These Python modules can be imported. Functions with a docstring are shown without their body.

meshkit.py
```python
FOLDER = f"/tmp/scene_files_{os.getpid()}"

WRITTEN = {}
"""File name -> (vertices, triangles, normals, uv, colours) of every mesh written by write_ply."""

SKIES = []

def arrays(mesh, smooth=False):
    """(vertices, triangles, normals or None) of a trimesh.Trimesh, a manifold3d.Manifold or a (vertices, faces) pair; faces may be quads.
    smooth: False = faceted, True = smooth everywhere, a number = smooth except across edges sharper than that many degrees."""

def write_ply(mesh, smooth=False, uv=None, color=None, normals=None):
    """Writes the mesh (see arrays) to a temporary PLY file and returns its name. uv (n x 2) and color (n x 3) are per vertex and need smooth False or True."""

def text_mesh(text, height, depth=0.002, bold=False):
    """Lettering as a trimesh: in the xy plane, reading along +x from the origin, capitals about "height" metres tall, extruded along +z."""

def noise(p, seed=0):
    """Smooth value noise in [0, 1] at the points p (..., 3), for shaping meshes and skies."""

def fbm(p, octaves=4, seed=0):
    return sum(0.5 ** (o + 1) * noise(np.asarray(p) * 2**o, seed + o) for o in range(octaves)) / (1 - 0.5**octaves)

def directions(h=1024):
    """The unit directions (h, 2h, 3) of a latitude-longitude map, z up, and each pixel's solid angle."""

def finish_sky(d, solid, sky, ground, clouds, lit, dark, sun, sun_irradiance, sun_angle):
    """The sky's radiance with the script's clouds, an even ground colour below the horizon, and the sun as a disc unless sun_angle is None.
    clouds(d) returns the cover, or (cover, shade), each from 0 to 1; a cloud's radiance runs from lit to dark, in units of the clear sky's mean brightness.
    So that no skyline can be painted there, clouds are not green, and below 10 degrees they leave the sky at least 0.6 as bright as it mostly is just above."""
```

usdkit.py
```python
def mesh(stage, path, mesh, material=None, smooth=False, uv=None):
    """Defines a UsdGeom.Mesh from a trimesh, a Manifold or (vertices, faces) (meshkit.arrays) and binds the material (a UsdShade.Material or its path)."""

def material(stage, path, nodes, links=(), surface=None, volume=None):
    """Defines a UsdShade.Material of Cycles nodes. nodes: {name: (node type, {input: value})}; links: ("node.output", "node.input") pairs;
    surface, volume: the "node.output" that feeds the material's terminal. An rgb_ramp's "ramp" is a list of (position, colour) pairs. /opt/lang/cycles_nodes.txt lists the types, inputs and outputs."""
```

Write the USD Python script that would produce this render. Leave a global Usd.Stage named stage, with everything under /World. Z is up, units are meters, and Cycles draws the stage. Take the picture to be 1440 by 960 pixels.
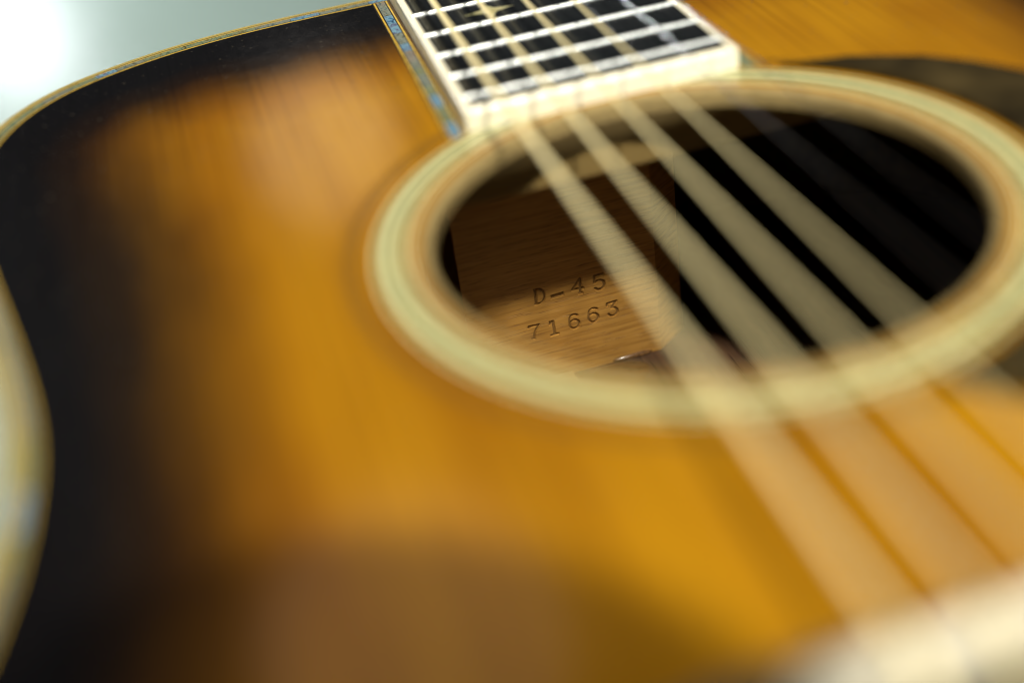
import math, random
import numpy as np, trimesh, manifold3d as m3, usdkit
from pxr import Usd, UsdGeom, UsdLux, UsdShade, Gf, Sdf, Vt
from scipy.interpolate import CubicSpline
from scipy.spatial import cKDTree
from shapely.geometry import LineString, Polygon, Point
from shapely.ops import unary_union
from shapely import affinity

random.seed(7); rng = np.random.default_rng(7)
stage = Usd.Stage.CreateInMemory()
UsdGeom.SetStageUpAxis(stage, 'Z'); UsdGeom.SetStageMetersPerUnit(stage, 1.0)
stage.DefinePrim('/World', 'Xform'); stage.DefinePrim('/World/Looks', 'Scope')
MM = 0.001          # the guitar is written in millimetres: x to the neck, y to the bass side, z up, top surface z = 0

# ------------------------------------------------------------------ camera
EYE = np.array([-51.767, 79.214, 120.573])
RIGHT = np.array([-0.27993, -0.95265, -0.1187]); UP = np.array([0.51907, -0.25421, 0.81605]); BACK = np.array([-0.80759, 0.16682, 0.56566])
cam = UsdGeom.Camera.Define(stage, '/World/view_camera')
cam.AddTransformOp().Set(Gf.Matrix4d(*RIGHT, 0, *UP, 0, *BACK, 0, *(EYE * MM), 1))
cam.CreateHorizontalApertureAttr(36.0); cam.CreateVerticalApertureAttr(24.0)
cam.CreateFocalLengthAttr(1871.37 / 1440 * 36.0)
cam.CreateFStopAttr(3.2); cam.CreateFocusDistanceAttr(0.340)
cam.CreateClippingRangeAttr((0.005, 100.0)); cam.CreateExposureAttr(0.0)

# ------------------------------------------------------------------ light
dome = UsdLux.DomeLight.Define(stage, '/World/room_light')
usdkit.material(stage, '/World/Looks/room_air', {'b': ('background_shader', {'color': (0.80, 0.92, 1.0), 'strength': 0.03})}, surface='b.background')
UsdShade.MaterialBindingAPI.Apply(dome.GetPrim()).Bind(UsdShade.Material.Get(stage, '/World/Looks/room_air'))

def aim(light, pos, target):
    pos, target = np.array(pos, float), np.array(target, float)
    z = pos - target; z /= np.linalg.norm(z)
    x = np.cross([0, 0, 1.0], z) if abs(z[2]) < 0.99 else np.array([1.0, 0, 0]); x /= np.linalg.norm(x); y = np.cross(z, x)
    UsdGeom.Xformable(light).AddTransformOp().Set(Gf.Matrix4d(*x, 0, *y, 0, *z, 0, *pos, 1))
KEY_DIR = np.array([-0.55, -0.12, 1.0]); KEY_DIR /= np.linalg.norm(KEY_DIR)
key = UsdLux.DiskLight.Define(stage, '/World/key_lamp')
key.CreateRadiusAttr(0.055); key.CreateNormalizeAttr(True); key.CreateIntensityAttr(8.6); key.CreateColorAttr(Gf.Vec3f(1.0, 0.93, 0.78))
aim(key, np.array([0.2, 0.01, -0.05]) + KEY_DIR * 1.5, (0.2, 0.01, -0.05))
win = UsdLux.DiskLight.Define(stage, '/World/far_window')
win.CreateRadiusAttr(0.22); win.CreateNormalizeAttr(True); win.CreateIntensityAttr(2.2); win.CreateColorAttr(Gf.Vec3f(0.92, 0.95, 1.0))
aim(win, (5.05, 0.72, 0.02), (2.67, 0.41, -0.72))
over = UsdLux.RectLight.Define(stage, '/World/overhead_softbox')
over.CreateWidthAttr(0.7); over.CreateHeightAttr(0.7); over.CreateNormalizeAttr(True); over.CreateIntensityAttr(4.6); over.CreateColorAttr(Gf.Vec3f(1.0, 0.93, 0.80))
aim(over, (0.02, 0.12, 1.35), (0.2, 0.03, 0))
glow = UsdLux.DiskLight.Define(stage, '/World/ceiling_lamp')
glow.CreateRadiusAttr(0.10); glow.CreateNormalizeAttr(True); glow.CreateIntensityAttr(0.018); glow.CreateColorAttr(Gf.Vec3f(1.0, 0.9, 0.82))
aim(glow, (1.60, -0.047, 0.65), (0.22, 0.05, 0))

glow2 = UsdLux.DiskLight.Define(stage, '/World/ceiling_lamp_far')
glow2.CreateRadiusAttr(0.40); glow2.CreateNormalizeAttr(True); glow2.CreateIntensityAttr(0.26); glow2.CreateColorAttr(Gf.Vec3f(1.0, 0.74, 0.58))
aim(glow2, (2.36, -0.06, 2.40), (0.2, 0.0, 0))
low = UsdLux.DiskLight.Define(stage, '/World/added_floor_fill')  # unseen fill light, added only to brighten the distant floor
low.CreateRadiusAttr(0.12); low.CreateNormalizeAttr(True); low.CreateIntensityAttr(11.5); low.CreateColorAttr(Gf.Vec3f(0.97, 1.0, 0.97))
aim(low, (3.0, 1.5, 0.35), (2.5, 0.3, -0.72))

side = UsdLux.RectLight.Define(stage, '/World/added_side_fill')  # low fill added to brighten fingerboard end, saddle and strings; no known source
side.CreateWidthAttr(0.6); side.CreateHeightAttr(0.1); side.CreateNormalizeAttr(True); side.CreateIntensityAttr(4.5); side.CreateColorAttr(Gf.Vec3f(1.0, 0.97, 0.86))
aim(side, (-1.3, -0.45, 0.13), (0.2, 0.0, 0.0))

# ------------------------------------------------------------------ materials
M = {}
def mat(name, nodes, links=(), surface='p.BSDF'):
    M[name] = usdkit.material(stage, '/World/Looks/' + name, nodes, links, surface=surface); return M[name]
def plain(name, color, rough=0.45, spec=0.5, metal=0.0, coat=0.0, var=0.12, scale=300.0, bump=0.0, stretch=(1, 1, 1)):
    """One colour with a little uneven tone and gloss."""
    c = np.array(color)
    n = {'g': ('geometry', {}), 'm': ('mapping', {'mapping_type': 'point', 'scale': stretch}), 'n': ('noise_texture', {'scale': scale, 'detail': 4}),
         'r': ('rgb_ramp', {'ramp': [(0.3, tuple(c * (1 - var))), (0.7, tuple(np.minimum(c * (1 + var), 1)))]}),
         'rr': ('rgb_ramp', {'ramp': [(0.3, (rough * 0.8,) * 3), (0.7, (min(rough * 1.25, 1),) * 3)]}),
         'p': ('principled_bsdf', {'metallic': metal, 'specular_ior_level': spec, 'coat_weight': coat, 'coat_roughness': 0.08})}
    l = [('g.position', 'm.vector'), ('m.vector', 'n.vector'), ('n.fac', 'r.fac'), ('r.color', 'p.base_color'), ('n.fac', 'rr.fac'), ('rr.color', 'p.roughness')]
    if bump:
        n['b'] = ('bump', {'strength': 0.6, 'distance': bump}); l += [('n.fac', 'b.height'), ('b.normal', 'p.normal')]
    return mat(name, n, l)

AMBER = (0.335, 0.158, 0.0040)
def shaded_top():
    """Sunburst finish: the colour follows the distance in mm from the body's edge (the vertex attribute burst), as the stain was sprayed."""
    n = {'at': ('attribute', {'attribute': 'burst'}),
         'g': ('geometry', {}),
         'mw': ('mapping', {'mapping_type': 'point', 'scale': (14, 40, 40)}), 'nw': ('noise_texture', {'scale': 1.0, 'detail': 3}),
         'wob': ('math', {'math_type': 'multiply_add', 'value2': 0.07, 'value3': -0.035}), 'sum': ('math', {'math_type': 'add'}),
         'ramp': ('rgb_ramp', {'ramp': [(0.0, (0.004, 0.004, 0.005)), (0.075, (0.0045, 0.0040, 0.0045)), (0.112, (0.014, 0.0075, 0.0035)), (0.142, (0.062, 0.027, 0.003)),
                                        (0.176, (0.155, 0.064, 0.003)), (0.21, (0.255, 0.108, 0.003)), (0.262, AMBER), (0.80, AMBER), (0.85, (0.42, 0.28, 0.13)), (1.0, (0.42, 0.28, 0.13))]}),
         'mg': ('mapping', {'mapping_type': 'point', 'scale': (6, 1100, 300)}), 'ng': ('noise_texture', {'scale': 1.0, 'detail': 3, 'roughness': 0.6}),
         'gr': ('rgb_ramp', {'ramp': [(0.25, (0.50, 0.44, 0.36)), (0.5, (1.0, 1.0, 1.0)), (0.8, (1.08, 1.08, 1.05))]}),
         'mul': ('mix', {'mix_type': 'multiply', 'fac': 0.75}),
         'mb': ('mapping', {'mapping_type': 'point', 'scale': (9, 30, 30)}), 'nb': ('noise_texture', {'scale': 1.0, 'detail': 2}),
         'br': ('rgb_ramp', {'ramp': [(0.34, (0.62, 0.50, 0.5)), (0.62, (1.08, 1.12, 1.1))]}), 'mul2': ('mix', {'mix_type': 'multiply', 'fac': 0.8}),
         'nd': ('noise_texture', {'scale': 210.0, 'detail': 5, 'roughness': 0.7}), 'rd': ('rgb_ramp', {'ramp': [(0.45, (0.10,) * 3), (0.72, (0.17,) * 3)]}),
         'nu': ('noise_texture', {'scale': 620.0, 'detail': 2}), 'ru': ('rgb_ramp', {'ramp': [(0.665, (0, 0, 0)), (0.74, (0.55,) * 3)]}), 'du': ('mix', {'mix_type': 'mix', 'color2': (0.07, 0.06, 0.045)}),
         'bmp': ('bump', {'strength': 0.2, 'distance': 0.00003}),
         'p': ('principled_bsdf', {'specular_ior_level': 0.45, 'coat_weight': 0.25, 'coat_roughness': 0.05})}
    l = [('at.fac', 'sum.value1'), ('g.position', 'mw.vector'), ('mw.vector', 'nw.vector'), ('nw.fac', 'wob.value1'), ('wob.value', 'sum.value2'), ('sum.value', 'ramp.fac'),
         ('g.position', 'mg.vector'), ('mg.vector', 'ng.vector'), ('ng.fac', 'gr.fac'), ('ramp.color', 'mul.color1'), ('gr.color', 'mul.color2'),
         ('g.position', 'mb.vector'), ('mb.vector', 'nb.vector'), ('nb.fac', 'br.fac'), ('mul.color', 'mul2.color1'), ('br.color', 'mul2.color2'), ('mul2.color', 'du.color1'), ('g.position', 'nu.vector'), ('nu.fac', 'ru.fac'), ('ru.color', 'du.fac'), ('du.color', 'p.base_color'),
         ('g.position', 'nd.vector'), ('nd.fac', 'rd.fac'), ('rd.color', 'p.roughness'), ('ng.fac', 'bmp.height'), ('bmp.normal', 'p.normal')]
    return mat('sunburst_lacquer', n, l)
shaded_top()

def wood(name, light, dark, stretch, rough=0.55, pores=0.0, poremap=(1, 1, 1), spec=0.35, bump=0.0001):
    n = {'g': ('geometry', {}), 'm': ('mapping', {'mapping_type': 'point', 'scale': stretch}), 'n': ('noise_texture', {'scale': 1.0, 'detail': 5, 'roughness': 0.6, 'distortion': 0.3}),
         'r': ('rgb_ramp', {'ramp': [(0.28, dark), (0.5, tuple((np.array(light) + dark) / 2 * 1.1)), (0.68, light)]}),
         'm2': ('mapping', {'mapping_type': 'point', 'scale': poremap}), 'n2': ('noise_texture', {'scale': 1.0, 'detail': 2, 'roughness': 0.5}),
         'r2': ('rgb_ramp', {'ramp': [(0.33, (0.16, 0.12, 0.1)), (0.365, (1, 1, 1))]}), 'x': ('mix', {'mix_type': 'multiply', 'fac': pores}),
         'b': ('bump', {'strength': 0.7, 'distance': bump}),
         'p': ('principled_bsdf', {'roughness': rough, 'specular_ior_level': spec})}
    return mat(name, n, [('g.position', 'm.vector'), ('m.vector', 'n.vector'), ('n.fac', 'r.fac'), ('g.position', 'm2.vector'), ('m2.vector', 'n2.vector'), ('n2.fac', 'r2.fac'),
                         ('r.color', 'x.color1'), ('r2.color', 'x.color2'), ('x.color', 'p.base_color'), ('r2.color', 'b.height'), ('b.normal', 'p.normal')])
wood('block_mahogany', (0.52, 0.285, 0.066), (0.31, 0.15, 0.030), (300, 60, 1500), 0.5, 0.55, (300, 140, 4200))
wood('rosewood', (0.095, 0.05, 0.024), (0.036, 0.018, 0.010), (30, 500, 300), 0.6, 0.8, (60, 1800, 1000))
wood('raw_spruce', (0.55, 0.40, 0.20), (0.42, 0.29, 0.13), (10, 700, 300), 0.6)
plain('worn_edge', (0.25, 0.185, 0.075), 0.75, 0.25, var=0.15, scale=400)
wood('brace_spruce', (0.33, 0.235, 0.085), (0.24, 0.16, 0.055), (500, 12, 500), 0.6)
wood('neck_mahogany', (0.20, 0.09, 0.035), (0.10, 0.04, 0.016), (15, 400, 400), 0.25)
plain('ebony', (0.009, 0.0105, 0.012), 0.2, 0.5, var=0.1, scale=1.0, stretch=(40, 300, 300), coat=0.3)
plain('bridge_ebony', (0.05, 0.045, 0.022), 0.55, 0.5, var=0.3, scale=1.0, stretch=(40, 900, 500))
plain('aged_ivory', (0.36, 0.285, 0.085), 0.3, 0.5, var=0.06, scale=120, coat=0.2)
plain('fingerboard_ivory', (0.88, 0.84, 0.66), 0.3, 0.5, var=0.05, scale=120, coat=0.2)
plain('amber_line', (0.50, 0.33, 0.045), 0.3, 0.5, var=0.2, scale=600, coat=0.3)
plain('black_line', (0.012, 0.009, 0.006), 0.3, 0.5, coat=0.3)
plain('pale_line', (0.64, 0.64, 0.36), 0.3, 0.5, var=0.06, coat=0.3)
plain('brown_line', (0.13, 0.06, 0.006), 0.3, 0.5, coat=0.3)
plain('bone', (0.66, 0.62, 0.50), 0.4, 0.5, var=0.05, scale=150)
plain('nickel', (0.52, 0.55, 0.56), 0.33, 0.5, metal=1.0, var=0.05, scale=800)
plain('bronze_winding', (0.85, 0.74, 0.40), 0.45, 0.5, metal=0.2, var=0.05, scale=900)
plain('plain_steel', (0.42, 0.43, 0.45), 0.16, 0.5, metal=1.0, var=0.04, scale=800)
plain('tortoise', (0.030, 0.021, 0.007), 0.22, 0.5, var=0.75, scale=70, coat=0.5)
plain('hide_glue', (0.13, 0.065, 0.022), 0.2, 0.5, var=0.3, scale=900, coat=1.0)
plain('glue_brown', (0.07, 0.036, 0.014), 0.4, 0.35, var=0.4, scale=500)
plain('stamp_floor_brown', (0.21, 0.112, 0.03), 0.6, 0.3, var=0.3, scale=1500)  # recess floors of the characters, coloured darker than the block wood
plain('black_metal', (0.012, 0.012, 0.013), 0.5, 0.4)
plain('lining', (0.20, 0.12, 0.05), 0.7, 0.3, var=0.2, scale=200)
def shell(name, c0, c1, c2, sc, off, metal=0.35):
    n = {'g': ('geometry', {}), 'm': ('mapping', {'mapping_type': 'point', 'location': (off, off * 2, 0), 'scale': (1, 1, 1)}),
         'n': ('noise_texture', {'scale': sc, 'detail': 4, 'roughness': 0.62, 'distortion': 1.6}),
         'r': ('rgb_ramp', {'ramp': [(0.26, (0.02, 0.022, 0.02)), (0.36, c0), (0.5, c1), (0.62, c2), (0.74, c0)]}),
         'p': ('principled_bsdf', {'roughness': 0.22, 'metallic': metal, 'specular_ior_level': 0.7, 'coat_weight': 0.4, 'coat_roughness': 0.06})}
    mat(name, n, [('g.position', 'm.vector'), ('m.vector', 'n.vector'), ('n.fac', 'r.fac'), ('r.color', 'p.base_color')])
shell('shell_silver', (0.14, 0.15, 0.11), (0.30, 0.33, 0.27), (0.08, 0.14, 0.15), 420, 0.1)
shell('shell_green', (0.08, 0.14, 0.08), (0.28, 0.34, 0.22), (0.17, 0.14, 0.04), 380, 0.7)
shell('shell_blue', (0.05, 0.17, 0.34), (0.24, 0.46, 0.60), (0.12, 0.12, 0.24), 360, 1.3)
shell('shell_pink', (0.20, 0.13, 0.11), (0.34, 0.30, 0.24), (0.10, 0.17, 0.16), 400, 2.1)
shell('inlay_shell', (0.32, 0.28, 0.08), (0.50, 0.47, 0.28), (0.24, 0.25, 0.13), 260, 0.3, 0.1)
shell('rosette_shell_light', (0.13, 0.12, 0.028), (0.20, 0.18, 0.045), (0.10, 0.115, 0.035), 300, 0.4, 0.1)
shell('rosette_shell_green', (0.10, 0.115, 0.032), (0.16, 0.17, 0.05), (0.11, 0.10, 0.025), 300, 1.7, 0.1)
mat('tabletop_paint', {'g': ('geometry', {}), 'n': ('noise_texture', {'scale': 6.0, 'detail': 4}), 'r': ('rgb_ramp', {'ramp': [(0.3, (0.30, 0.385, 0.345)), (0.7, (0.33, 0.415, 0.375))]}),
                       'p': ('principled_bsdf', {'roughness': 0.14, 'specular_ior_level': 0.6})}, [('g.position', 'n.vector'), ('n.fac', 'r.fac'), ('r.color', 'p.base_color')])

# ------------------------------------------------------------------ helpers
used = set()
def path_for(parent, name):
    p, k = f'{parent}/{name}', 0
    while p in used:
        k += 1; p = f'{parent}/{name}_{k:03d}'
    used.add(p); return p
def xform(name, parent='/World'):
    p = path_for(parent, name); UsdGeom.Xform.Define(stage, p); return p
def say(path, **kw):
    for k, v in kw.items(): stage.GetPrimAtPath(path).SetCustomDataByKey(k, v)
def put(name, mesh, material, parent, smooth=False):
    """One mesh prim from a mesh in millimetres."""
    v, f = (np.asarray(mesh.vertices), np.asarray(mesh.faces)) if hasattr(mesh, 'vertices') else mesh if isinstance(mesh, tuple) else (lambda q: (np.array(q.vert_properties[:, :3]), np.array(q.tri_verts)))(mesh.to_mesh())
    p = path_for(parent, name)
    usdkit.mesh(stage, p, (np.asarray(v, float) * MM, f), M[material], smooth=smooth); return p
def grid(P, closed_u=False, closed_v=False):
    """Quads over P[u, v, 3]."""
    nu, nv = P.shape[:2]; q = []
    U = np.arange(nu if closed_u else nu - 1); V = np.arange(nv if closed_v else nv - 1)
    u, v = np.meshgrid(U, V, indexing='ij'); u2, v2 = (u + 1) % nu, (v + 1) % nv
    q = np.stack([u * nv + v, u2 * nv + v, u2 * nv + v2, u * nv + v2], -1).reshape(-1, 4)
    return P.reshape(-1, 3), np.vstack([q[:, [0, 1, 2]], q[:, [0, 2, 3]]])
def solid(v, f):
    m = trimesh.Trimesh(v, f, process=False); trimesh.repair.fix_normals(m); return m
def swept(curve, normals, profile, closed=True):
    """A profile of (inward offset, z) points swept along a plan curve; open runs are capped."""
    pr = np.array(profile, float)
    P = np.concatenate([curve[:, None, :] + normals[:, None, :] * pr[None, :, :1], np.broadcast_to(pr[None, :, 1:], (len(curve), len(pr), 1))], -1)
    v, f = grid(P, closed, True)
    if not closed:
        k = len(pr); cap = [[0, i, i + 1] for i in range(1, k - 1)]; o = (len(curve) - 1) * k
        f = np.vstack([f, cap, [[o + a, o + c, o + b] for a, b, c in cap]])
    return solid(v, f)
def hull(points): return trimesh.convex.convex_hull(np.array(points, float))
def bevelled(poly, z0, z1, b=0.25):
    """Convex plan polygon as a slab with a small bevel along its top edge."""
    p = np.array(poly, float); inn = np.array(Polygon(p).buffer(-b, join_style=2).exterior.coords)[:-1]
    return hull([(x, y, z) for x, y in p for z in (z0, z1 - b)] + [(x, y, z1) for x, y in inn])
def box(x0, x1, y0, y1, z0, z1, b=0.0):
    if b: return bevelled([(x0, y0), (x1, y0), (x1, y1), (x0, y1)], z0, z1, b)
    m = trimesh.creation.box((x1 - x0, y1 - y0, z1 - z0)); m.apply_translation(((x0 + x1) / 2, (y0 + y1) / 2, (z0 + z1) / 2)); return m
def tube(points, radius, sides=10):
    p = np.array(points, float); r = np.broadcast_to(radius, (len(p),))
    t = np.gradient(p, axis=0); t /= np.linalg.norm(t, axis=1, keepdims=True)
    a = np.cross(t, [0, 1.0, 0.02]); a /= np.linalg.norm(a, axis=1, keepdims=True); b = np.cross(t, a)
    g = np.arange(sides) * 2 * np.pi / sides
    P = p[:, None] + r[:, None, None] * (np.cos(g)[None, :, None] * a[:, None] + np.sin(g)[None, :, None] * b[:, None])
    v, f = grid(P, False, True); k = sides
    cap = [[0, i, i + 1] for i in range(1, k - 1)]; o = (len(p) - 1) * k
    return solid(v, np.vstack([f, cap, [[o + x, o + z, o + y] for x, y, z in cap]]))

# ------------------------------------------------------------------ table top
plain('floor_paint', (0.50, 0.645, 0.585), 0.36, 0.6, var=0.05, scale=2.0)
plain('plinth_cloth', (0.10, 0.10, 0.10), 0.9, 0.2)
t = put('floor', box(-3000, 9000, -5000, 5000, -780, -720), 'floor_paint', '/World')
say(t, label='pale grey green smooth floor far below the guitar, out of focus', kind='structure')
t = put('plinth', box(-190, 235, -85, 85, -719, -91.5, 3), 'plinth_cloth', '/World')
say(t, label='dark plinth that carries the guitar', kind='structure')

# ------------------------------------------------------------------ the guitar
G = xform('acoustic_guitar')
say(G, label='sunburst acoustic guitar with abalone edging, lying flat, strings crossing its round soundhole', category='guitar')
HX, HR = 145.05, 51.5                                          # soundhole
half = np.array([(290, 0), (290, 20), (290, 41), (289.6, 62), (287.2, 81.8), (281.4, 101.4), (272.5, 117.5), (258.9, 129), (232, 136.8), (200, 135.0), (171.5, 130.2), (148, 126.2), (127, 124.1),
                 (106, 125.6), (88, 129.6), (62, 139.5), (30, 153), (-10, 169), (-55, 184), (-100, 189), (-143, 180), (-182, 151), (-207, 96), (-218, 42), (-220, 0)], float)
pts = np.vstack([half, (half[1:-1] * [1, -1])[::-1], half[:1]])
s = np.r_[0, np.cumsum(np.linalg.norm(np.diff(pts, axis=0), axis=1))]
cs = CubicSpline(s, pts, bc_type='periodic')
fine = cs(np.linspace(0, s[-1], 20001)); L = np.r_[0, np.cumsum(np.linalg.norm(np.diff(fine, axis=0), axis=1))]
NO = 800
OUT = np.stack([np.interp(np.arange(NO) * L[-1] / NO, L, fine[:, k]) for k in (0, 1)], 1)
def inward(c, closed=True):
    d = (np.roll(c, -1, 0) - np.roll(c, 1, 0)) if closed else np.gradient(c, axis=0)
    d /= np.linalg.norm(d, axis=1, keepdims=True); return np.stack([-d[:, 1], d[:, 0]], 1)
OUTN = inward(OUT)
if ((OUT[200] + OUTN[200] * 3 - [HX, 0]) ** 2).sum() > ((OUT[200] - [HX, 0]) ** 2).sum(): OUTN = -OUTN

# soundboard: rings from the hole to the edge, with the sprayed stain's distance from the edge as a vertex attribute
NT, NR = 900, 70
inner_edge = Polygon(OUT + OUTN * 2.2)
ring_r = []
for a in np.arange(NT) * 2 * np.pi / NT:
    hit = LineString([(HX, 0), (HX + 600 * math.cos(a), 600 * math.sin(a))]).intersection(inner_edge.exterior)
    g = list(getattr(hit, 'geoms', [hit])); ring_r.append(min(math.hypot(q.x - HX, q.y) for q in g))
ring_r = np.array(ring_r); ang = np.arange(NT) * 2 * np.pi / NT
w = np.linspace(0, 1, NR)
R = HR + (ring_r[:, None] - HR) * w[None, :]
XY = np.stack([HX + R * np.cos(ang)[:, None], R * np.sin(ang)[:, None]], -1)
dist = cKDTree(OUT).query(XY.reshape(-1, 2))[0].reshape(NT, NR)
top = np.concatenate([XY, np.zeros((NT, NR, 1))], -1)
top[:, 0, 2] = -0.35; XYr = XY[:, 0].copy(); top = np.concatenate([np.concatenate([XYr, np.full((NT, 1), -0.35)], -1)[:, None], np.concatenate([XYr + (XY[:, 1] - XYr) / np.linalg.norm(XY[:, 1] - XYr, axis=1, keepdims=True) * 0.35, np.zeros((NT, 1))], -1)[:, None], top[:, 1:]], 1)
dist = np.concatenate([dist[:, :1], dist], 1)
dist = dist + 5.5 * np.exp(-((top[..., 0] - 132) / 50) ** 2) * np.clip((dist - 5) / 8, 0, 1)     # sprayed border narrower at the waist; its wider dark below includes painted-in shade
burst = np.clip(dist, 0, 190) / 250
bot = top[:, ::-1].copy(); bot[..., 2] = -3.0
loop = np.concatenate([top, bot, bot[:, -1:] * [1, 1, 0] + [0, 0, -0.36]], 1)
loop[:, -1, :2] = loop[:, 0, :2]
bl = np.concatenate([burst, np.full_like(burst, 0.92), np.full((NT, 1), 0.92)], 1)
v, f = grid(loop, True, True)
q = np.asarray(f)
sb = solid(v, q)
p = path_for(G, 'soundboard')
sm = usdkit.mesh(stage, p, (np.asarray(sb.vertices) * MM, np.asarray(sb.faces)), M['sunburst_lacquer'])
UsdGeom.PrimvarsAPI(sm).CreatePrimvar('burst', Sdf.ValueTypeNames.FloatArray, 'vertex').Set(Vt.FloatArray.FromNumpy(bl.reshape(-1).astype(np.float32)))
say(p, label='amber spruce top shading to black at its edge')

# sides, back, linings
put('side', swept(OUT, OUTN, [(0.25, -6.2), (2.6, -6.2), (2.6, -90), (0.25, -90)]), 'rosewood', G, 30)
put('kerfed_lining', swept(OUT, OUTN, [(2.7, -3.1), (8.5, -3.1), (8.5, -6), (2.7, -17)]), 'lining', G, 30)
bk = trimesh.creation.extrude_polygon(Polygon(OUT), 3.0, engine='earcut'); bk.apply_translation((0, 0, -91.4))
back = put('back', bk, 'rosewood', G)
put('graft_strip', box(-200, 224.8, 7.0, 23, -88.38, -87.2, 0.4), 'raw_spruce', back)
for xb in (150.0, 20.0, -90.0):
    put('back_brace', box(xb - 4, xb + 4, -112, 112, -88.35, -82 if xb > 100 else -74, 2), 'brace_spruce', back)
put('transverse_brace', box(199.6, 208, -112, 112, -17.8, -3.02), 'brace_spruce', G)
put('transverse_brace', box(70, 82, -112, 112, -15, -3.02), 'brace_spruce', G)

# neck block with the stamped numbers
blockp = [(225, 33), (225, -18.2), (231.5, -27), (287, -27), (287, 33)]
def manifold_prism(poly, z0, z1): return m3.Manifold.extrude(m3.CrossSection([np.array(poly)]), z1 - z0).translate((0, 0, z0))
block = manifold_prism(blockp[::-1], -88.36, -3.03)
if block.volume() <= 0: block = manifold_prism(blockp, -88.36, -3.03)
def arc(cx, cy, rx, ry, a0, a1, n=14): return [(cx + rx * math.cos(math.radians(a)), cy + ry * math.sin(math.radians(a))) for a in np.linspace(a0, a1, n)]
W_, H_ = 1.55, 2.45      # half width, half height of a stamped character
GLYPH = {
    'D': [[(-1.1, -H_), (-1.1, H_)], [(-1.6, H_), (0, H_)] + arc(0, 0, W_, H_, 90, -90)[1:] + [(-1.6, -H_)]],
    '-': [[(-2.0, 0.1), (1.9, 0.1)]],
    '4': [[(0.75, -H_), (0.75, H_), (-1.75, -0.9), (1.7, -0.9)], [(0.1, -H_), (1.4, -H_)]],
    '5': [[(1.45, H_), (-1.15, H_), (-1.35, 0.35)] + arc(-0.05, -0.85, 1.5, 1.55, 130, -150)],
    '7': [[(-1.7, 1.7), (-1.7, H_), (1.7, H_), (0.3, 0.2), (-0.35, -H_)], [(-1.0, -H_), (0.3, -H_)]],
    '1': [[(-1.3, 1.6), (0, H_), (0, -H_)], [(-1.4, -H_), (1.4, -H_)], [(-1.2, H_), (0.3, H_)]],
    '6': [arc(0.1, 1.0, 1.5, 1.45, 40, 180) + arc(0, -0.9, 1.5, 1.55, 170, 540)[0:]],
    '3': [[(-1.5, 1.7), (-1.4, H_), (1.5, H_), (-0.2, 0.55)] + arc(-0.05, -0.95, 1.5, 1.5, 95, -160)],
}
rows = [('D', 13.4, -62.0, -2, 0.88), ('-', 8.6, -63.2, 3, 0.9), ('4', 3.0, -62.0, -3, 0.88), ('5', -2.7, -62.5, 3, 0.9),
        ('7', 15.9, -72.3, -4, 0.80), ('1', 10.6, -72.6, 2, 0.84), ('6', 5.0, -72.3, 1, 0.86), ('6', -0.3, -71.9, -2, 0.86), ('3', -5.6, -71.6, 3, 0.85)]
TO_FACE = lambda x: np.array([[0, 0, -1, x], [-1, 0, 0, 0], [0, 1, 0, 0]], float)
cuts, floors = [], []
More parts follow.
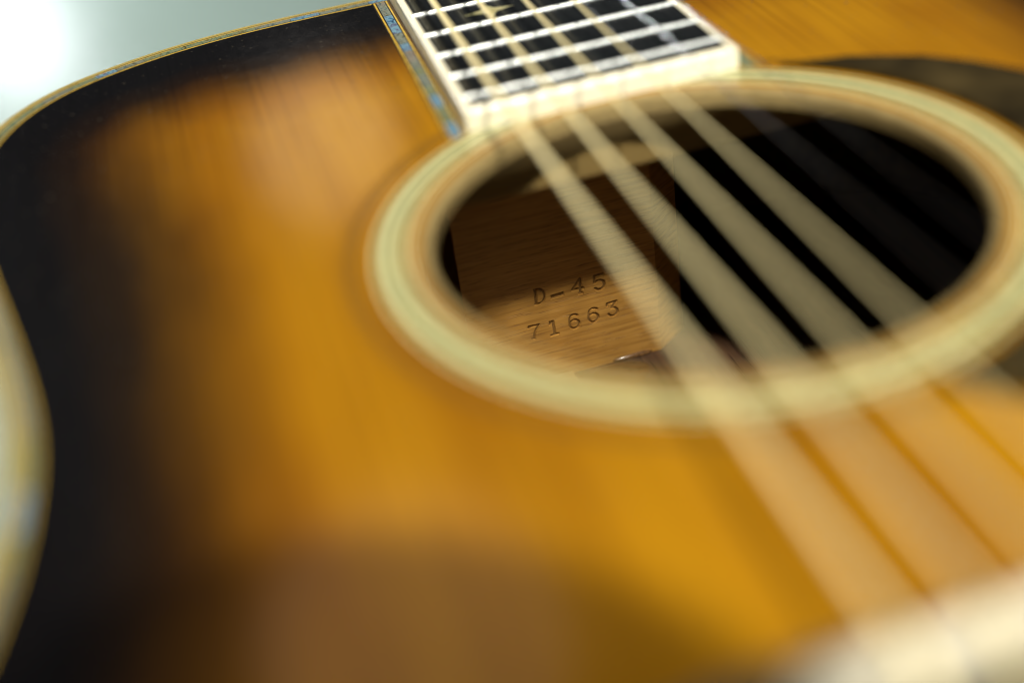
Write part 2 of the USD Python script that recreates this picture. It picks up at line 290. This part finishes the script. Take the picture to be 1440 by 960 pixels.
for ch, y, z, rot, sc in rows:
    sh = unary_union([LineString(st).buffer(0.50 if ch == '-' else 0.37 + random.uniform(-0.05, 0.06), cap_style=2 if ch in '-D147' else 1, join_style=1) for st in GLYPH[ch]])
    if ch == '-': sh = affinity.scale(sh, 1, 1.25)
    sh = affinity.translate(affinity.rotate(affinity.scale(sh, sc, sc, origin=(0, 0)), rot, origin=(0, 0)), -y, z).simplify(0.03)
    def man(shape, d0, d1, x):
        rings = []
        for g in getattr(shape, 'geoms', [shape]):
            rings += [np.array(r.coords)[:-1] for r in (g.exterior, *g.interiors)]
        return m3.Manifold.extrude(m3.CrossSection(rings, m3.FillRule.EvenOdd), d1 - d0).transform(TO_FACE(x))
    depth = 0.62 if ch in 'D-4' else 0.5
    wide = sh.buffer(0.16)
    cuts += [man(sh, 0, 2.0, 225 + depth), man(wide, 0, 2.0, 225.22)]; floors.append(man(sh.buffer(-0.03), 0, 0.12, 225 + depth - 0.004))
for c in cuts: block = block - c
nb = put('neck_block', block, 'block_mahogany', G)
say(nb, label='mahogany neck block stamped D-45 and 71663, seen through the soundhole')
for fl in floors: put('stamped_character', fl, 'stamp_floor_brown', nb)
def blob(cx, cy, cz, rx, ry, rz, seed):
    b = trimesh.creation.icosphere(3, 1.0); w_ = np.random.default_rng(seed).normal(0, 1, 9)
    b.vertices *= (1 + 0.08 * np.sin(b.vertices @ (w_.reshape(3, 3) * 2.2))).prod(1)[:, None]
    b.apply_scale((rx, ry, rz)); b.apply_translation((cx, cy, cz)); return b
put('glue_bead', blob(224.9, -10.6, -87.9, 0.9, 5.6, 0.75, 1), 'hide_glue', nb, True)
put('glue_smear', blob(219.5, -6.0, -88.75, 5.5, 9.0, 0.9, 2), 'glue_brown', nb, True)

# edge: ivory binding, then lines and pieces of shell
put('binding', swept(OUT, OUTN, [(0, -6.1), (0, -0.35), (0.35, 0), (1.6, 0), (1.6, -6.1)]), 'aged_ivory', G, 40)
pf = xform('edge_purfling', G)
put('dark_line', swept(OUT, OUTN, [(1.6, -0.8), (1.6, 0.03), (2.0, 0.03), (2.0, -0.8)]), 'black_line', pf)
put('gold_line', swept(OUT, OUTN, [(2.0, -0.8), (2.0, 0.05), (2.35, 0.05), (2.35, -0.8)]), 'amber_line', pf)
put('gold_line', swept(OUT, OUTN, [(4.85, -0.8), (4.85, 0.06), (5.3, 0.06), (5.3, -0.8)]), 'amber_line', pf)
put('dark_line', swept(OUT, OUTN, [(4.5, -0.8), (4.5, 0.04), (4.85, 0.04), (4.85, -0.8)]), 'black_line', pf)
put('dark_line', swept(OUT, OUTN, [(5.3, -0.8), (5.3, 0.04), (5.65, 0.04), (5.65, -0.8)]), 'black_line', pf)
SH = ['shell_silver', 'shell_green', 'shell_blue', 'shell_pink']
i = 0
while i < NO:
    n = random.choice((3, 4, 4, 5, 6)); n = min(n, NO - i)
    ids = np.arange(i, i + n + 1) % NO; c, nn = OUT[ids].copy(), OUTN[ids]
    c[0] += (c[1] - c[0]) * 0.025; c[-1] += (c[-2] - c[-1]) * 0.025
    zt = 0.05 + random.uniform(-0.012, 0.012)
    put('shell_piece', swept(c, nn, [(2.37, -0.8), (2.37, zt), (4.48, zt + random.uniform(-0.02, 0.02)), (4.48, -0.8)], False), random.choices(SH, (5, 4, 2, 1.5))[0], pf)
    i += n

# rosette
def ring(name, r0, r1, z, material, parent, a0=None, a1=None):
    if a0 is None:
        a = np.arange(360) * 2 * np.pi / 360
    else:
        a = np.linspace(a0, a1, 7)
    c = np.stack([HX + np.cos(a) * r1, np.sin(a) * r1], 1); n = -np.stack([np.cos(a), np.sin(a)], 1)
    return put(name, swept(c, n, [(0, -0.8), (0, z), (r1 - r0, z), (r1 - r0, -0.8)], a0 is None), material, parent)
ro = xform('rosette', G)
for r0, r1, z, m_ in ((53.0, 53.3, 0.03, 'brown_line'), (53.7, 54.1, 0.04, 'pale_line'), (54.7, 55.2, 0.05, 'pale_line'), (57.3, 58.6, 0.06, 'pale_line'), (60.1, 60.5, 0.05, 'pale_line'),
                      (63.0, 63.4, 0.03, 'brown_line'), (64.2, 65.2, 0.04, 'brown_line'), (66.0, 66.4, 0.03, 'brown_line')):
    ring('ring_line', r0, r1, z, m_, ro)
for r0, r1, n in ((55.23, 57.27, 44), (58.63, 60.07, 48)):
    cut = np.cumsum(rng.uniform(0.7, 1.3, n)); cut = cut / cut[-1] * 2 * np.pi + r0
    for k in range(n):
        ring('shell_piece', r0, r1, 0.05 + rng.uniform(-0.015, 0.015), rng.choice(['rosette_shell_light', 'rosette_shell_green']), ro, cut[k - 1] - (2 * np.pi if k == 0 else 0) + 0.002, cut[k] - 0.002)

put('soundhole_edge', (lambda a: swept(np.stack([HX + 51.9 * np.cos(a), 51.9 * np.sin(a)], 1), -np.stack([np.cos(a), np.sin(a)], 1), [(0, -0.5), (0, 0.02), (1.2, -0.05), (1.65, -0.4), (1.95, -1.0), (1.95, -3.6), (0, -3.6)]))(np.arange(360) * 2 * np.pi / 360), 'worn_edge', G, 50)

# pickguard
pg = [(195, -36.5), (192.5, -42.5), (189.7, -52.5), (182, -65.2), (174, -72.5), (165.3, -78.4), (145, -88), (120, -95), (95, -94), (74, -84), (62, -68), (61, -50), (66, -34), (73.5, -19.5), (82, -10)]
pg += [(HX + 62.4 * math.cos(a), 62.4 * math.sin(a)) for a in np.linspace(math.radians(191 - 360), math.radians(-37), 60)]
pgp = Polygon(pg).buffer(1.5).buffer(-1.5).difference(Point(HX, 0).buffer(62.2, 90))
pgp = max(getattr(pgp, 'geoms', [pgp]), key=lambda q: q.area)
def layer(poly, z0, z1):
    m = trimesh.creation.extrude_polygon(poly, z1 - z0, engine='earcut'); m.apply_translation((0, 0, z0)); return m
lay = [layer(pgp.buffer(-0.2 * k), 0.09 if k == 0 else 0.5 + 0.16 * k, 0.5 + 0.16 * (k + 1)) for k in range(4)]
pk = put('pickguard', trimesh.util.concatenate(lay), 'tortoise', G)
say(pk, label='dark tortoiseshell pickguard beside the soundhole')

# fingerboard, its bindings, frets and inlays
SCALE = 645.2
def fret_x(n): return SCALE * 2 ** (-n / 12) + 0.76
def hw(x): return (42.9 + (SCALE - x) * 0.0344) / 2 + 1.35
FZ, FX0 = 5.0, 197.7
ex = FX0 + 1.9
fb = put('fingerboard', bevelled([(ex, -hw(ex) + 1.8), (646, -hw(646) + 1.8), (646, hw(646) - 1.8), (ex, hw(ex) - 1.8)], 0.09, FZ, 0.05), 'ebony', G)
for sg in (-1, 1):
    quad = [(FX0, sg * (hw(FX0) - 1.79)), (646, sg * (hw(646) - 1.79)), (646, sg * hw(646)), (FX0, sg * hw(FX0))]
    put('side_binding', bevelled(quad, 0.09, FZ + 0.01, 0.45), 'fingerboard_ivory', fb)
put('end_binding', bevelled([(FX0, -hw(FX0) + 1.78), (ex - 0.01, -hw(ex) + 1.78), (ex - 0.01, hw(ex) - 1.78), (FX0, hw(FX0) - 1.78)], 0.09, FZ + 0.02, 0.9), 'fingerboard_ivory', fb)
for n in range(1, 21):
    x, h = fret_x(n), hw(fret_x(n)) - 0.55
    c = trimesh.creation.capsule(height=1.0, radius=0.52, count=[12, 10]); c.apply_translation(-c.bounds.mean(0))
    c.vertices[:, 2] += np.sign(c.vertices[:, 2]) * (h - 1.02)
    c.apply_transform(trimesh.transformations.rotation_matrix(math.pi / 2, (1, 0, 0))); c.vertices[:, 2] *= 1.15
    c.apply_translation((x, 0, FZ - 0.02))
    put('fret', c, 'nickel', fb, 60)
def diamond(cx, cy, a, b): return [(cx - a, cy), (cx - a * 0.28, cy - b * 0.28), (cx, cy - b), (cx + a * 0.28, cy - b * 0.28), (cx + a, cy), (cx + a * 0.28, cy + b * 0.28), (cx, cy + b), (cx - a * 0.28, cy + b * 0.28)]
for n in (15, 17, 19):
    xm = (fret_x(n) + fret_x(n - 1)) / 2
    for cy in ((11.0, -11.0) if n != 19 else ()):
        lo = layer(Polygon(diamond(xm, cy, 4.2, 6.4)), FZ - 0.5, FZ + 0.03)
        put('snowflake_inlay', lo, 'inlay_shell', fb)
for n in (3, 5, 7, 9, 12):
    xm = (fret_x(n) + fret_x(n - 1)) / 2
    put('snowflake_inlay', layer(Polygon(diamond(xm, 0, 6, 7)), FZ - 0.5, FZ + 0.03), 'shell_silver', fb)

# strips of shell between the fingerboard and the top
for sg in (-1, 1):
    st = xform('fingerboard_purfling', G)
    def strip(name, x0, x1, o0, o1, z, material):
        put(name, hull([(x, sg * (hw(x) + o), zz) for x in (x0, x1) for o in (o0, o1) for zz in (-0.8, z)]), material, st)
    xa, xb = 196.3, 285.0
    strip('gold_line', xa + 1.5, xb, 0.75, 1.15, 0.07, 'amber_line'); strip('dark_line', xa + 1.5, xb, 0.05, 0.72, 0.06, 'brown_line'); strip('dark_line', xa + 1.5, xb, 1.15, 1.45, 0.06, 'black_line')
    strip('dark_line', xa, xb, 3.65, 3.95, 0.06, 'black_line'); strip('gold_line', xa, xb, 3.95, 4.4, 0.07, 'amber_line'); strip('dark_line', xa, xb, 4.4, 4.75, 0.06, 'black_line')
    x, k = xa + 0.7, 0
    while x < xb - 1:
        n = min(random.uniform(3.2, 8.5), xb - x)
        strip('shell_piece', x + 0.08, x + n - 0.08, 1.48, 3.62, 0.08 + random.uniform(-0.015, 0.015), random.choices(SH, (5, 3, 4 if sg > 0 else 2, 2))[0]); x += n

# neck
sec = np.array([(0.5, 1.0, 0), (0.5, 1, -2), (0, 0.93, -9), (0, 0.62, -17), (0, 0, -20.5), (0, -0.62, -17), (0, -0.93, -9), (0, -1, -2), (0, -1, 0)])
xs = np.linspace(290.6, 646, 12)
P = np.stack([np.stack([np.full(9, x), sec[:, 1] * hw(x) * 0.995, sec[:, 2] * (1.15 - (x - 287) / 358 * 0.25) + 0.05], -1) for x in xs])
v, f = grid(P, False, True); cap = [[0, a, a + 1] for a in range(1, 8)]; o = 9 * 11
put('neck', solid(v, np.vstack([f, cap, [[o + a, o + c, o + b] for a, b, c in cap]])), 'neck_mahogany', G, 40)
heel = hull([(290.3, y, z) for y, z in ((-27, -1), (27, -1), (-20, -60), (20, -60), (-9, -92), (9, -92))] + [(x, y, z) for x, y, z in ((330, -22, -19), (330, 22, -19), (305, -15, -60), (305, 15, -60), (297, -7, -91), (297, 7, -91))])
put('heel', heel, 'neck_mahogany', G)
put('nut', box(646.05, 651, -hw(646), hw(646), 0.1, FZ + 2.2, 0.4), 'bone', G)

# bridge, saddle, pins
bx0, bx1 = 7.0, 41.0
prof = [(-76, 2.6), (-52, 3.4), (-42, 4.8), (-38, 5.2), (38, 5.2), (41, 4.9), (47, 3.2), (76, 2.6)]
bm = trimesh.util.concatenate([])
pieces = []
top_pts = [(y, z) for y, z in prof]
P = np.stack([np.array([(bx0, y, 0.0), (bx1, y, 0.0), (bx1, y, z - 0.8), (bx1 - 1.0, y, z), (bx0 + 1.0, y, z), (bx0, y, z - 0.8)]) for y, z in prof])
v, f = grid(P, False, True); cap = [[0, a, a + 1] for a in range(1, 5)]; o = 6 * (len(prof) - 1)
br = put('bridge', solid(v, np.vstack([f, cap, [[o + a, o + c, o + b] for a, b, c in cap]])), 'bridge_ebony', G)
sadc = [(y, x) for y, x in ((-36, 29.3), (36.5, 33.2))]
def sad_x(y): return 33.2 - (y - 8) / 22 * 0.7
sp = []
for y in np.linspace(-35, 38.4, 40):
    k = min(1.0, math.sqrt(max(0, 1 - max(0, (abs(y - 1.7) - 34.3) / 2.5) ** 2)))
    zt = 6.5 + (11.2 - 6.5) * max(k, 0.15)
    hwid = 1.9 * max(k, 0.45)
    sp.append([(sad_x(y) + dx * hwid, y, z) for dx, z in ((-1, 4.0), (1, 4.0), (1, zt - 1.0), (0.55, zt - 0.25), (0, zt), (-0.55, zt - 0.25), (-1, zt - 1.0))])
P = np.array(sp); v, f = grid(P, False, True); cap = [[0, a, a + 1] for a in range(1, 6)]; o = 7 * (len(sp) - 1)
put('saddle', solid(v, np.vstack([f, cap, [[o + a, o + c, o + b] for a, b, c in cap]])), 'bone', br, 50)
BEND = (-2.5, -1.9, -1.0, -0.3, 0.0, 0.0)
def string_y(k, x): return BEND[k] * min(1.15, max(0.0, (200 - x) / 164)) + (56.4 / 2 - 56.4 / 5 * k) * (1 - x / SCALE) + (18 - 7.2 * k) * (x / SCALE)
for k in range(6):
    b = trimesh.creation.icosphere(2, 2.6); b.apply_scale((1, 1, 0.75)); b.apply_translation((14.5, string_y(k, 13), 5.6)); put('bridge_pin', b, 'bone', br, True)

# strings
GAUGE = [1.36, 1.08, 0.84, 0.64, 0.43, 0.32]
for k in range(6):
    x0 = sad_x(string_y(k, 31)); r = GAUGE[k] / 2
    line = [(15.5, string_y(k, 14), 4.6), (22, string_y(k, 20), 7.0), (x0 - 2.2, string_y(k, x0 - 2), 10.9 + r)] + [(x, string_y(k, x), 11.25 + r + (7.0 - 11.25) * (x - x0) / (SCALE - x0)) for x in np.linspace(x0 - 0.5, 649, 60)]
    s_ = put('string', tube(line, r, 12), 'bronze_winding' if k < 4 else 'plain_steel', G, True)
    say(s_, label='thick bronze wound string' if k < 4 else 'thin plain steel string')

# ------------------------------------------------------------------ the photographer's camera, whose hood shades the near part of the top
C = xform('photo_camera')
say(C, label='black camera with a wide round lens hood held over the guitar', category='camera')
AX = np.stack([RIGHT, UP, -BACK], 1)
def local(m):
    m = m.copy(); v = np.asarray(m.vertices) @ AX.T + EYE; m.vertices = v; trimesh.repair.fix_normals(m); return m
def lathe(profile, n=64):
    a = np.arange(n) * 2 * np.pi / n; pr = np.array(profile)
    P = np.stack([np.stack([pr[:, 0] * math.cos(t), pr[:, 0] * math.sin(t), pr[:, 1]], -1) for t in a]); v, f = grid(P, True, True); return solid(v, f)
put('lens_hood', local(lathe([(44, 20), (47.5, 70), (46, 70), (42.5, 20)])), 'black_metal', C, 40)
put('lens_barrel', local(lathe([(41, -60), (42.5, 20.1), (38, 20.1), (36, -60)])), 'black_metal', C, 40)
put('camera_body', local(hull([(x, y, z) for x in (-70, 70) for y in (-48, 48) for z in (-100, -60.2)] + [(x, 66, z) for x in (-22, 22) for z in (-96, -64)])), 'black_metal', C)
